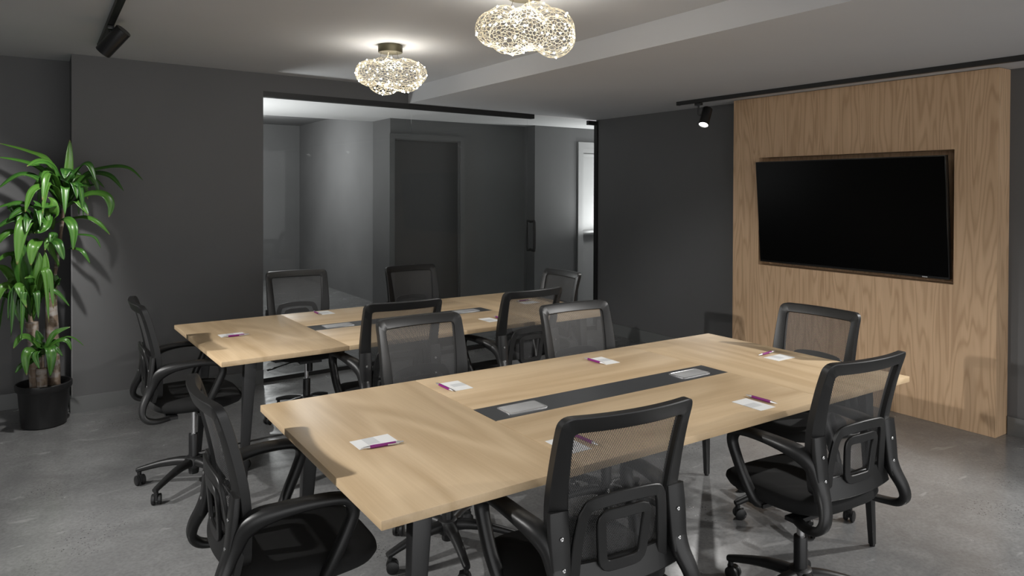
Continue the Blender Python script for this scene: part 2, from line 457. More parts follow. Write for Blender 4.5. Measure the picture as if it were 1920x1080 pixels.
cs = MB(); cs.box((-.485, -.02, 0), (-.425, 0.0, 2.245)).box((.43, -.02, 0), (.49, 0.0, 2.245)).box((-.425, -.02, 2.185), (.43, 0.0, 2.245))
cs.box((-.425, 0.0, 0), (-.412, .15, 2.185)).box((.418, 0.0, 0), (.43, .15, 2.185)).box((-.412, 0.0, 2.173), (.418, .15, 2.185))
cs.build('door_casing', M['wall_corr'], d1, 0)
d2 = struct(link('door_2', None)); d2.location = (6.36, 7.22, 0)
MB().box((-.44, .06, .01), (.44, .105, 2.10)).build('door_slab', M['white'], d2, 0)
cs = MB(); cs.box((-.54, -.02, 0), (-.475, 0.0, 2.235)).box((.475, -.02, 0), (.54, 0.0, 2.235)).box((-.475, -.02, 2.165), (.475, 0.0, 2.235))
cs.box((-.498, 0.0, 0), (-.44, .12, 2.165)).box((.44, 0.0, 0), (.498, .12, 2.165)).box((-.44, 0.0, 2.10), (.44, .12, 2.165))
cs.build('door_casing', M['white'], d2, 0)
pb = MB(); pb.box((-.44, .0, 1.02), (.44, .035, 1.085)).box((-.43, .035, 1.03), (-.37, .06, 1.075)).box((.37, .035, 1.03), (.43, .06, 1.075))
pb.build('push_bar', M['grey_metal'], d2, 0, bevel=.004)
MB().box((-.43, .035, 2.05), (.2, .06, 2.085)).build('door_closer_arm', M['grey_metal'], d2, 0)

# ---- oak media wall with recess and television
XP = 5.177
PY0, PY1, PZ = 2.097, 4.208, 2.410
RY0, RY1, RZ0, RZ1, RX = 2.361, 3.937, .971, 1.892, 5.315
pw = thing('media_wall_panel', 'tall oak veneer panel on the right wall framing the recessed television', 'wall panel', (XW, (PY0 + PY1) / 2, 0))
yc = (PY0 + PY1) / 2
def yy(y): return y - yc
f = MB()
x0, x1, xr = XP - XW, -.001, RX - XW
V = [(x0, yy(y), z) for y, z in ((PY0, 0.001), (PY1, 0.001), (PY1, PZ), (PY0, PZ), (RY0, RZ0), (RY1, RZ0), (RY1, RZ1), (RY0, RZ1))]
V += [(x1, yy(y), z) for y, z in ((PY0, 0.001), (PY1, 0.001), (PY1, PZ), (PY0, PZ))]
V += [(xr, yy(y), z) for y, z in ((RY0, RZ0), (RY1, RZ0), (RY1, RZ1), (RY0, RZ1))]
F = [(0, 1, 5, 4), (1, 2, 6, 5), (2, 3, 7, 6), (3, 0, 4, 7), (0, 8, 9, 1), (1, 9, 10, 2), (2, 10, 11, 3), (3, 11, 8, 0), (11, 10, 9, 8),
     (4, 5, 13, 12), (5, 6, 14, 13), (6, 7, 15, 14), (7, 4, 12, 15), (12, 13, 14, 15)]
f.add(V, F); f.build('veneer_face', M['panel'], pw, 0)
tilt = math.atan2(.075, .85)
tv = thing('television', 'large black flat television tilted forward in the oak wall recess', 'television', (5.185, 3.152, 1.0))
tv.rotation_euler = (0, -tilt, 0)
MB().box((-.004, -.767, 0), (.034, .767, .855)).build('bezel', M['tv_bezel'], tv, 0, bevel=.003)
MB().box((-.0055, -.760, .016), (-.004, .760, .848)).build('screen', M['tv_black'], tv, 0)
MB().box((-.006, -.62, .004), (-.0045, -.585, .010)).build('logo', M['logo'], tv, 0)
MB().box((.034, -.25, .2), (.10, .25, .6)).build('wall_mount', M['track'], tv, 0)

# ------------------------------------------------------------------ track lights
def track(name, label, p0, p1, z):
    L = (Vector(p1) - Vector(p0)).length
    t = thing(name, label, 'light track', (p0[0], p0[1], z), 0)
    MB().box((-.0175, 0, -.032), (.0175, L, -.0005)).build('rail', M['track'], t, 0)
    MB().box((-.008, .02, -.0325), (.008, L - .02, -.032)).build('slot', M['black_metal'], t, 0)
    MB().box((-.019, L - .004, -.034), (.019, L + .012, -.0005)).build('end_cap', M['track'], t, 0)
    return t
track('light_track', 'long black light track on the lower ceiling along the oak wall', (4.85, -2.2), (4.85, 4.56), ZC)
track('light_track', 'black light track on the higher ceiling at the upper left', (.34, -2.2), (.34, 5.42), ZH)
track('light_track', 'black light track left of the camera over the open floor', (-1.75, -2.2), (-1.75, 5.42), ZH)
def spot(label, top, head, aim, zc, lens_in=.004):
    """head = centre of the can mouth; aim = direction point"""
    t = thing('track_spotlight', label, 'spotlight', (top[0], top[1], zc - .034), 0, 'cylindrical black track spotlights')
    o0 = Vector((top[0], top[1], zc - .034))
    MB().box((-.016, -.035, -.022), (.016, .035, 0)).build('adapter', M['track'], t, 0, bevel=.003)
    h = Vector(head) - o0; d = (Vector(aim) - Vector(head)).normalized()
    ctr = h - d * .0875
    MB().tube([(0, 0, -.02), (0, 0, ctr.z)] if abs(ctr.x) + abs(ctr.y) < .02 else [(0, 0, -.02), (0, 0, ctr.z + .02), ctr], .008, 10).build('stem', M['track'], t)
    Q = d.to_track_quat('-Z', 'Y').to_matrix()
    prof = [(.0, .175), (.041, .175), (.044, .172), (.044, .002), (.043, 0), (.040, 0), (.040, .012), (0, .012)]
    MB().lathe(prof, 28, h, Q).build('can', M['black_metal'], t, 35)
    MB().lathe([(0, .010), (.0395, .010), (.0395, .004 + lens_in), (0, .003 + lens_in)], 24, h, Q).build('lens', M['lens'], t, 35)
    return t
def mouth(k): return LIGHTS[k][0]
def shift(p, aim, s): p = Vector(p); return p - (Vector(aim) - p).normalized() * s
for k, lab, tx, z in (('right_vis', 'black can spotlight at the far end of the track beside the oak wall', (4.85, 4.325), ZC),
                      ('plant', 'black can spotlight at the upper left pointing down towards the plant', (.34, 4.64), ZH),
                      ('right_fill', 'black can spotlight added on the oak wall track, out of view level with the camera', (4.85, -.33), ZC),
                      ('right_a', 'black can spotlight on the oak wall track, nearer than the frame edge', (4.85, 1.16), ZC),
                      ('left_a', 'black can spotlight left of the camera aimed at the near table', (-1.75, 2.77), ZH),
                      ('left_b', 'black can spotlight left of the camera aimed at the far table', (-1.75, 4.45), ZH)):
    loc, p, aim, ang = LIGHTS[k]
    if k == 'left_a' or k == 'left_b':
        loc = (-1.72, loc[1], 2.40); SPOT[k].location = loc
    spot(lab, tx, shift(loc, aim, .012), aim, z)

# ------------------------------------------------------------------ cloud pendants
def cloud(label, loc, seed, zc, rz, cz=-.200, sxy=1.07, sz=.86):
    rnd = random.Random(seed)
    t = thing('cloud_pendant_lamp', label, 'ceiling lamp', (loc[0], loc[1], zc), rz, 'wire cloud ceiling lamps')
    sph = []
    for k in range(7):
        a = 2 * PI * k / 7 + rnd.uniform(-.15, .15)
        rr = rnd.uniform(.125, .155)
        sph.append((Vector((rr * math.cos(a), rr * math.sin(a), rnd.uniform(-.022, .022))), rnd.uniform(.088, .112)))
    sph.append((Vector((0, 0, .01)), .108)); sph.append((Vector((.05, -.04, -.02)), .092))
    def rad(d):
        best = .05
        for c, r in sph:
            b = d.dot(c); q = b * b - (c.length_squared - r * r)
            if q > 0: best = max(best, b + math.sqrt(q))
        return best
    # near-even points over the surface: flattened direction set
    N = 950; pts = []
    for i in range(N):
        z = 1 - 2 * (i + .5) / N; a = i * 2.399963 + rnd.uniform(-.25, .25) * .12
        z = max(-1, min(1, z + rnd.uniform(-.02, .02)))
        s = math.sqrt(1 - z * z); d = Vector((s * math.cos(a), s * math.sin(a), z * .55)).normalized()
        d = (d + Vector((rnd.gauss(0, .016), rnd.gauss(0, .016), rnd.gauss(0, .016)))).normalized()
        pts.append(d)
    bm = bmesh.new()
    for d in pts: bm.verts.new(d)
    bmesh.ops.convex_hull(bm, input=list(bm.verts))
    bm.faces.ensure_lookup_table()
    for fc in bm.faces: fc.normal_update()
    ctr = {}
    for fc in bm.faces:
        d = fc.calc_center_median().normalized(); p_ = d * rad(d); ctr[fc.index] = Vector((p_.x * sxy, p_.y * sxy, p_.z * sz + cz))
    wires = MB(); r = .0011
    nodes = list(ctr.values())
    for e in bm.edges:
        if len(e.link_faces) != 2: continue
        a, b = ctr[e.link_faces[0].index], ctr[e.link_faces[1].index]
        if (b - a).length < .0015: continue
        tdir = (b - a).normalized(); u = tdir.orthogonal().normalized(); v = tdir.cross(u)
        ra = [a + u * r * math.cos(k * 2.0944) + v * r * math.sin(k * 2.0944) for k in range(3)]
        rb = [b + u * r * math.cos(k * 2.0944) + v * r * math.sin(k * 2.0944) for k in range(3)]
        wires.rings([ra, rb], False)
    bm.free()
    me = bpy.data.meshes.new('wire_net'); me.from_pydata(wires.v, [], wires.f); me.materials.append(M['wire'])
    link('wire_net', me, t)
    led = MB().lathe([(0, -.0046), (.0033, -.0033), (.0046, 0), (.0033, .0033), (0, .0046)], 8).mesh('led_bulb', M['led'])
    rnd.shuffle(nodes); used = []
    for p in nodes:
        if len(used) >= 95: break
        if all((p - q2).length > .034 for q2 in used):
            used.append(p); link('led_bulb', led, t, p)
    MB().lathe([(0, 0), (.078, 0), (.080, -.002), (.080, -.046), (.078, -.050), (0, -.050)], 40).build('canopy', M['bronze'], t, 35)
    for k in range(3):
        a = 2 * PI * k / 3 + .4
        MB().tube([(.06 * math.cos(a), .06 * math.sin(a), -.05), (.075 * math.cos(a), .075 * math.sin(a), -.105)], .0012, 6).build('suspension_wire', M['bronze'], t)
    MB().tube(spline([(-.02, 0, -.05), (-.022, .004, -.075), (-.04, .01, -.10), (-.06, .015, -.125)], 5), .004, 8).build('power_cord', M['wire'], t)
    l = light('cloud_lamp_light', 'POINT', (0, 0, cz), 3.0, (1.0, .97, .92), shadow_soft_size=.06)
    l.parent = t
    return t
cloud('wire cloud ceiling lamp over the far table, with its round canopy in view', (1.94, 4.38), 3, ZH, .5)
cloud('larger looking wire cloud ceiling lamp over the near table, cut by the top edge', (1.925, 2.790), 12, ZH, 2.6, -.200, 1.0, .95)

# ------------------------------------------------------------------ tables
K = .974                            # table plane is 0.772 m up
L_, W_, ZT, TH = 2.612 * K, 1.182 * K, .772, .025
def make_table(label, cx, cy, ang, seamL, seamR):
    t = thing('meeting_table', label, 'table', (cx, cy, 0), ang, 'oak meeting tables')
    x0, x1, w = -L_ / 2, L_ / 2, W_ / 2; a, b = seamL, seamR; g = .0008; s0, s1 = -.078, .080
    MB().box((x0, -w, ZT - TH), (a - g, w, ZT)).build('end_top', M['oak_y'], t, 0, bevel=.0015)
    MB().box((b + g, -w, ZT - TH), (x1, w, ZT)).build('end_top', M['oak_y'], t, 0, bevel=.0015)
    MB().box((a + g, s1 + g, ZT - TH), (b - g, w, ZT)).build('middle_top', M['oak_x'], t, 0, bevel=.0015)
    MB().box((a + g, -w, ZT - TH), (b - g, s0 - g, ZT)).build('middle_top', M['oak_x'], t, 0, bevel=.0015)
    st = MB().box((a + g, s0, ZT - TH), (b - g, s1, ZT - .0006)).build('cable_panel', M['strip'], t, 0)
    for ox in (a + .17, b - .17):
        rr = []
        def rrect(hw, hd, c, z):
            out = []
            for (sx, sy, a0) in ((1, 1, 0), (-1, 1, 90), (-1, -1, 180), (1, -1, 270)):
                for k in range(4):
                    an = math.radians(a0 + 30 * k)
                    out.append((ox + sx * (hw - c) + c * math.cos(an), sy * (hd - c) + c * math.sin(an), z))
            return out
        m = MB().rings([rrect(.090, .049, .013, ZT - .0006), rrect(.090, .049, .013, ZT + .002), rrect(.088, .047, .012, ZT + .003), rrect(.0835, .0425, .009, ZT + .003), rrect(.0825, .0415, .009, ZT + .0016)])
        fr = m.build('outlet_frame', M['silver'], t, 30)
        lid = MB().rings([rrect(.0815, .0405, .008, ZT + .0012), rrect(.0815, .0405, .008, ZT + .0024), rrect(.0805, .0395, .008, ZT + .0028)]).build('outlet_lid', M['outlet'], fr, 30)
    # tapered legs, splayed a little to the ends
    for sx in (-1, 1):
        for sy in (-1, 1):
            tx, ty = sx * (L_ / 2 - .165), sy * (w - .115); bx, by = sx * (L_ / 2 - .120), sy * (w - .098)
            hw, hd, bw, bd = .031, .022, .013, .012
            lo = [(bx - bw, by - bd, .008), (bx + bw, by - bd, .008), (bx + bw, by + bd, .008), (bx - bw, by + bd, .008)]
            hi = [(tx - hw, ty - hd, ZT - TH), (tx + hw, ty - hd, ZT - TH), (tx + hw, ty + hd, ZT - TH), (tx - hw, ty + hd, ZT - TH)]
            lg = MB().hexa(lo, hi).build('leg', M['black_metal'], t, 0, bevel=.003)
            MB().lathe([(0, 0), (.011, 0), (.012, .002), (.012, .0085), (0, .0085)], 14, (bx, by, 0)).build('foot', M['base_plastic'], lg)
    for sy in (-1, 1):
        MB().box((-(L_ / 2 - .24), sy * .30 - .02, ZT - TH - .024), (L_ / 2 - .24, sy * .30 + .02, ZT - TH)).build('rail', M['black_metal'], t, 0)
    for sx in (-1, 1):
        x = sx * (L_ / 2 - .165)
        MB().box((x - .02, -w + .12, ZT - TH - .024), (x + .02, w - .12, ZT - TH)).build('cross_rail', M['black_metal'], t, 0)
    MB().box((a + .05, -.11, ZT - TH - .10), (b - .05, .11, ZT - TH - .09)).build('cable_tray', M['black_metal'], t, 0)
    return t
T1 = (2.0335 * K, 2.294 * K, math.radians(.22)); T2 = (2.03 * K, 4.335 * K, math.radians(2.0))
make_table('light oak meeting table in the foreground with six cards on it', *T1, -.632 * K, .665 * K)
make_table('light oak meeting table behind the nearer one, by the glass wall', *T2, -.642 * K, .65 * K)

# ------------------------------------------------------------------ cards and pens
card_me = None
def make_card_obj(label, cx, cy, ang, w=.136, d=.086):
    o = MB().box((-w / 2, -d / 2, 0), (w / 2, d / 2, .0012)).build('note_card', M['card'], None, 0, (cx * K, cy * K, ZT + .0003))
    o.rotation_euler[2] = ang
    return tag(o, label, 'card', 'note cards on the tables')
PEN = {}
def make_pen(label, a, b):
    """a = writing tip, b = button end (table plane)"""
    a, b = Vector((*a, 0)) * K, Vector((*b, 0)) * K; d = (b - a); ang = math.atan2(d.y, d.x)
    t = thing('ballpoint_pen', label, 'pen', ((a.x + b.x) / 2, (a.y + b.y) / 2, ZT), ang, 'purple ballpoint pens')
    R = Matrix(((0, 0, 1), (0, 1, 0), (-1, 0, 0))); h = .0058
    if not PEN:
        PEN['tip'] = MB().lathe([(0, -.071), (.0008, -.071), (.0012, -.067), (.0028, -.062), (.0050, -.046), (.0052, -.042), (0, -.042)], 14, (0, 0, h), R).mesh('tip', M['silver'])
        PEN['barrel'] = MB().lathe([(0, -.042), (.0050, -.042), (.0056, -.030), (.0053, 0), (.0052, .044), (0, .044)], 14, (0, 0, h), R).mesh('barrel', M['purple'])
        PEN['cap'] = MB().lathe([(0, .044), (.0052, .044), (.0050, .058), (.0030, .060), (.0026, .071), (0, .071)], 14, (0, 0, h), R).mesh('button_end', M['silver'])
        PEN['clip'] = MB().sweep([(.056, -.0040, h), (.052, -.0085, h), (.030, -.0085, h), (.016, -.0068, h)], (0, 0, 1), .0042, .0012).mesh('clip', M['silver'])
    for k in ('tip', 'barrel', 'cap', 'clip'): link({'cap': 'button_end'}.get(k, k), PEN[k], t)
    return t
make_card_obj('white card with a grey block at the left end of the near table', .940, 2.250, .02)
make_pen('purple pen along the front edge of the card at the near table left end', (.872, 2.200), (1.020, 2.186))
make_card_obj('white card on the far side of the near table, behind the left outlet', 1.510, 2.702, -1.57)
make_pen('purple pen left of the card behind the near table left outlet', (1.450, 2.622), (1.446, 2.768))
make_card_obj('white card near the middle of the near table far edge', 2.352, 2.702, -1.57)
make_pen('purple pen beside the card at the middle of the near table far edge', (2.300, 2.638), (2.294, 2.782))
make_card_obj('white card at the right end of the near table, towards the oak wall', 3.155, 2.267, .02)
make_pen('purple pen in the shadow behind the card at the near table right end', (3.090, 2.345), (3.236, 2.357))
make_card_obj('white card on the near table front side, left of the right chair', 2.371, 1.822, 1.57)
make_pen('purple pen right of the card on the near table front side', (2.446, 1.765), (2.442, 1.911))
make_card_obj('white card half hidden behind the mesh back of the front chair', 1.470, 1.868, 1.57)
make_pen('purple pen hidden behind the mesh back of the front chair', (1.545, 1.80), (1.541, 1.945))
make_card_obj('white card at the left end of the far table', .938, 4.365, .035)
make_pen('purple pen on the card at the left end of the far table', (.876, 4.308), (1.020, 4.309))
make_card_obj('white card on the far table far side, before the left mesh chair', 1.648, 4.808, 1.60)
make_pen('purple pen left of the card on the far table far side', (1.588, 4.738), (1.590, 4.884))
make_card_obj('white card on the far table front side, left of a mesh chair back', 2.462, 3.965, 1.60)
make_pen('purple pen on the far table peeking out beside a mesh chair back', (2.535, 3.90), (2.548, 4.046))
make_card_obj('white card at the right end of the far table, seen through chair mesh', 3.10, 4.42, .035)
make_pen('purple pen at the right end of the far table, seen through chair mesh', (3.03, 4.50), (3.176, 4.505))

# ------------------------------------------------------------------ chairs
YE = [(.48, -.178), (.56, -.182), (.64, -.187), (.72, -.196), (.80, -.210), (.88, -.229), (.94, -.246), (1.01, -.270)]
def ye(z):
    tab = YE
    if not hasattr(ye, 'c'): ye.c = spline(YE, 6)
    return interp(ye.c, z)
def yback(x, z): return ye(z) - .032 * (1 - min(1, (x / .222) ** 2))
def rpoly(corners, seg=5):
    """closed polygon with rounded corners: corners (x, z, r)"""
    out = []; n = len(corners)
    for i in range(n):
        p = Vector(corners[i][:2]); r = corners[i][2]
        a = (Vector(corners[i - 1][:2]) - p).normalized(); b = (Vector(corners[(i + 1) % n][:2]) - p).normalized()
        for k in range(seg + 1):
            t = k / seg; p0 = p + a * r; p2 = p + b * r
            out.append(p0 * (1 - t) ** 2 + p * 2 * t * (1 - t) + p2 * t * t)
    return out
def resample(poly, n):
    P = poly + [poly[0]]; L = [0]
    for a, b in zip(P, P[1:]): L.append(L[-1] + (b - a).length)
    out = []; j = 0
    for i in range(n):
        s = L[-1] * i / n
        while L[j + 1] < s: j += 1
        t = (s - L[j]) / max(1e-9, L[j + 1] - L[j]); out.append(P[j].lerp(P[j + 1], t))
    return out
def back_frame():
    sides = 18
    def dense(c):
        # same number of samples between matching corners, so that inner and outer loops correspond
        out = []; n = len(c); rp = rpoly(c, 6); m = 7
        for i in range(n):
            seg = rp[i * m:(i + 1) * m]; nxt = rp[((i + 1) % n) * m]
            out += seg
            for k in range(1, sides): out.append(seg[-1].lerp(nxt, k / sides))
        return out
    O = dense([(-.190, .520, .03), (.190, .520, .03), (.224, .72, .08), (.221, 1.007, .035), (-.221, 1.007, .035), (-.224, .72, .08)])
    I = dense([(-.146, .575, .03), (.146, .575, .03), (.168, .72, .06), (.182, .962, .016), (-.182, .962, .016), (-.168, .72, .06)])
    prof = [(0, .42), (0, -.42), (.07, -.5), (.90, -.5), (1, -.40), (1, .40), (.90, .5), (.07, .5)]
    m = MB(); rings = []
    for o_, i_ in zip(O, I):
        ring = []
        for t, dpt in prof:
            p = o_.lerp(i_, t); th = .030
            ring.append((p.x, yback(p.x, p.y) + dpt * th, p.y))
        rings.append(ring)
    return m.rings(rings, False, True)
def back_net():
    m = MB(); nx, nz = 16, 22; uv = []
    for j in range(nz + 1):
        z = .560 + (.975 - .560) * j / nz
        hw = interp([(.56, .165), (.72, .186), (.975, .198)], z)
        for i in range(nx + 1):
            x = hw * (2 * i / nx - 1); m.v.append((x, yback(x, z) + .004, z)); uv.append((x, z))
    for j in range(nz):
        for i in range(nx):
            a = j * (nx + 1) + i; m.f.append((a, a + 1, a + nx + 2, a + nx + 1))
    me = bpy.data.meshes.new('back_net'); me.from_pydata(m.v, [], m.f); me.materials.append(M['net'])
    ul = me.uv_layers.new(name='UVMap')
    for lp in me.loops: ul.data[lp.index].uv = uv[lp.vertex_index]
    me.shade_smooth(); return me
def lumbar():
    m = MB()
    def on(x, z, off=-.026): return (x, yback(x, z) + off, z)
    arch = spline([(-.150, .545), (-.146, .62), (-.136, .70), (-.124, .738), (-.10, .755), (0, .762), (.10, .755), (.124, .738), (.136, .70), (.146, .62), (.150, .545)], 4)
    P = [on(x, z) for x, z in arch]
    # lateral direction lies in the back plane, across the path
    def lat(pts):
        out = []
        for i in range(len(pts)):
            a = Vector(pts[max(i - 1, 0)]); b = Vector(pts[min(i + 1, len(pts) - 1)]); t = (b - a).normalized()
            out.append(tuple(t.cross(Vector((0, 1, 0)))))
        return out
    m.sweep(P, lat(P), .034, .011, rnd=.4)
    ring = [p for p in rpoly([(-.066, .570, .025), (.066, .570, .025), (.080, .716, .028), (-.080, .716, .028)], 5)]
    R_ = [on(p.x, p.y, -.028) for p in resample(ring, 44)]
    lt = []
    for i in range(len(R_)):
        t = (Vector(R_[(i + 1) % len(R_)]) - Vector(R_[i - 1])).normalized(); lt.append(tuple(t.cross(Vector((0, 1, 0)))))
    m.sweep(R_, lt, .030, .011, True, rnd=.4)
    B = [on(x, .548, -.022) for x in [-.20 + .40 * k / 16 for k in range(17)]]
    m.sweep(B, (0, .25, 1), .078, .020)
    return m
ARM = [  # x, y, z, width (lateral), thickness
    (.205, .005, .430, .040, .018), (.242, .012, .448, .038, .026), (.262, .045, .520, .036, .030), (.268, .082, .600, .037, .031), (.269, .098, .650, .040, .030),
    (.268, .082, .684, .044, .027), (.266, .045, .696, .047, .025), (.262, -.03, .699, .048, .026), (.252, -.11, .692, .050, .033), (.232, -.170, .674, .054, .046),
    (.212, -.206, .642, .056, .046), (.204, -.225, .600, .056, .038), (.206, -.245, .555, .050, .032), (.220, -.268, .505, .044, .028),
    (.232, -.272, .462, .040, .026), (.236, -.248, .432, .038, .024), (.230, -.200, .422, .038, .018), (.205, -.140, .424, .038, .016)]
def arm(s):
    c = spline(ARM, 4)
    pts = [(s * a[0], a[1], a[2]) for a in c]
    m = MB().sweep(pts, (1, 0, 0), [a[3] * 1.08 for a in c], [a[4] * 1.12 for a in c], rnd=.5)
    # flat bracket plate that takes the backrest
    P = spline([(.199, -.222, .742, .060, .018), (.200, -.226, .70, .062, .020), (.200, -.231, .65, .061, .022), (.200, -.238, .59, .056, .022), (.204, -.248, .545, .050, .020)], 4)
    return m.sweep([(s * a[0], a[1], a[2]) for a in P], (1, 0, 0), [a[3] for a in P], [a[4] for a in P], rnd=.4)
def seat():
    m = MB(); n = 48; rings = []
    def outline(hw, yf, yr, e, z, droop):
        ring = []
        for k in range(n):
            a = 2 * PI * k / n; ca, sa = math.cos(a), math.sin(a)
            x = hw * math.copysign(abs(ca) ** e, ca); yv = math.copysign(abs(sa) ** e, sa)
            y = (yf + yr) / 2 + (yf - yr) / 2 * yv
            xx = x * (1 - .05 * max(0, -yv))
            ring.append((xx, y, z - droop * max(0, yv) ** 4))
        return ring
    for hw, yf, yr, e, z, dr in ((.01, .01, -.01, .9, .428, 0), (.15, .13, -.14, .7, .428, 0), (.215, .195, -.20, .62, .436, .0), (.238, .222, -.222, .56, .452, .002),
                                 (.243, .230, -.228, .52, .470, .006), (.240, .228, -.226, .52, .486, .012), (.226, .214, -.214, .55, .498, .016), (.18, .17, -.175, .62, .505, .014), (.10, .09, -.10, .75, .507, .004), (.01, .01, -.01, .9, .507, 0)):
        rings.append(outline(hw, yf, yr, e, z, dr))
    return m.rings(rings)
def star_leg():
    m = MB()
    P = spline([(.020, 0, .118, .050, .050), (.08, 0, .122, .046, .040), (.17, 0, .110, .038, .032), (.25, 0, .090, .032, .026), (.285, 0, .080, .030, .024), (.300, 0, .077, .024, .020)], 3)
    return m.sweep([p[:3] for p in P], (0, 1, 0), [p[3] for p in P], [p[4] for p in P], rnd=.5)
def caster():
    m = MB()
    m.lathe([(0, .052), (.011, .052), (.011, .078), (0, .078)], 12, (.286, 0, 0))
    for s in (-1, 1):
        Rm = Matrix(((1, 0, 0), (0, 0, 1), (0, -1, 0)))
        y0, y1 = (.006, .024) if s > 0 else (-.024, -.006)
        m.lathe([(0, -y0), (.022, -y0), (.0265, -y0 - (y1 - y0) * .15), (.0265, -y0 - (y1 - y0) * .8), (.021, -y1), (0, -y1)], 20, (.276, 0, .0265), Rm)
    m.box((.258, -.0065, .022), (.298, .0065, .054))
    return m
CH = {}
def chair_meshes():
    CH['back_frame'] = back_frame().mesh('back_frame', M['plastic'], 32)
    CH['back_net'] = back_net()
    CH['lumbar_support'] = lumbar().mesh('lumbar_support', M['plastic'], 35)
    for s, k in ((-1, 'armL'), (1, 'armR')): CH[k] = arm(s).mesh('armrest', M['plastic'], 50)
    CH['seat'] = seat().mesh('seat_cushion', M['fabric'], 60)
    CH['leg'] = star_leg().mesh('leg', M['base_plastic'], 50)
    CH['caster'] = caster().mesh('caster', M['base_plastic'], 40)
    CH['hub'] = MB().lathe([(0, .055), (.024, .055), (.026, .06), (.028, .085), (.046, .092), (.048, .13), (.042, .145), (.033, .15), (0, .15)], 24).mesh('hub', M['base_plastic'], 35)
    CH['cyl'] = MB().lathe([(0, .10), (.0255, .10), (.0255, .267), (.024, .270), (.0, .270)], 24).mesh('gas_cylinder', M['black_metal'], 35)
    CH['piston'] = MB().lathe([(0, .25), (.0145, .25), (.0145, .41), (0, .41)], 20).mesh('piston', M['chrome'], 35)
    mm = MB().box((-.075, -.10, .400), (.075, .11, .432)); mm.lathe([(0, .390), (.022, .390), (.028, .40), (0, .40)], 18)
    mm.lathe([(0, -.035), (.020, -.035), (.020, .025), (0, .025)], 16, (0, .075, .375))
    mm.box((-.23, -.015, .418), (.23, .055, .432)).box((-.23, -.16, .418), (.23, -.11, .432))
    CH['mech'] = mm.mesh('tilt_mechanism', M['base_plastic'], 35)
    lv = MB().tube(spline([(.05, .03, .405), (.12, .035, .402), (.19, .05, .392), (.235, .06, .385)], 3), .0042, 8)
    lv.sweep([(.225, .058, .387), (.25, .063, .383), (.285, .07, .378)], (0, 1, 0), [.018, .022, .018], .009)
    CH['lever'] = lv.mesh('lever', M['base_plastic'], 40)
    Rs = Matrix(((1, 0, 0), (0, 0, 1), (0, -1, 0)))
    CH['screw'] = MB().lathe([(0, 0), (.0055, 0), (.0055, .0022), (.004, .0034), (.002, .0030), (0, .0026)], 12, (0, 0, 0), Matrix(((1, 0, 0), (0, 0, -1), (0, 1, 0)))).mesh('screw', M['steel'], 35)
chair_meshes()
def chair(label, x, y, rot, dz, base):
    t = thing('office_chair', label, 'chair', (x, y, 0), math.radians(rot), 'black mesh office chairs')
    up = (0, 0, dz)
    for k in ('back_frame', 'back_net', 'lumbar_support'): link(k, CH[k], t, up)
    link('seat_cushion', CH['seat'], t, up)
    for s, k in ((-1, 'armL'), (1, 'armR')):
        a = link('armrest', CH[k], t, up)
        for sx, sy, sz in ((.198, -.2405, .675), (.196, -.2485, .595)):
            link('screw', CH['screw'], a, (s * sx, sy, sz))
    link('tilt_mechanism', CH['mech'], t, up); link('lever', CH['lever'], t, up); link('piston', CH['piston'], t, up)
    link('gas_cylinder', CH['cyl'], t); link('hub', CH['hub'], t)
    for k in range(5):
        l = link('leg', CH['leg'], t); l.rotation_euler = (0, 0, math.radians(base - rot + 72 * k))
        c = link('caster', CH['caster'], l)
        # each castor swivels its own way about its stem
        a = random.Random(int(x * 1000) + k).uniform(-1.2, 1.2); px = .286
        c.rotation_euler = (0, 0, a); c.location = (px - px * math.cos(a), -px * math.sin(a), 0)
    return t
CHAIRS = [
    ('black mesh office chair at the left end of the near table, closest to the camera', .684, 2.288, -91.1, -.003, 20),
    ('black mesh office chair at the front of the near table, left one seen from behind', 1.362, 1.696, -5.5, .008, 40),
    ('black mesh office chair with a shiny back rim before the near table, right one', 2.45, 1.660, -3.5, .012, 103),
    ('black mesh office chair at the right end of the near table against the oak wall', 3.116, 2.188, 91.2, -.010, 163),
    ('black mesh office chair between the two tables facing the camera, left one', 1.504, 2.769, 182.0, 0.0, -103),
    ('black mesh office chair between the two tables facing the camera, right one', 2.348, 2.675, 179.2, .001, 15),
    ('black mesh office chair on the front side of the far table, left one', 1.621, 3.724, -1.5, .007, 50),
    ('black mesh office chair on the front side of the far table, right one', 2.467, 3.761, 3.2, 0.0, 30),
    ('black mesh office chair at the left end of the far table near the plant', .700, 4.182, -90.5, .011, 151),
    ('black mesh office chair behind the far table before the glass, left one', 1.573, 4.982, 178.2, -.002, -172),
    ('black mesh office chair behind the far table in front of the dark corridor door', 2.473, 4.889, 183.2, -.003, 10),
    ('black mesh office chair at the right end of the far table before the glass door', 3.130, 4.394, 90.6, -.028, 33),
]
for c in CHAIRS: chair(*c)

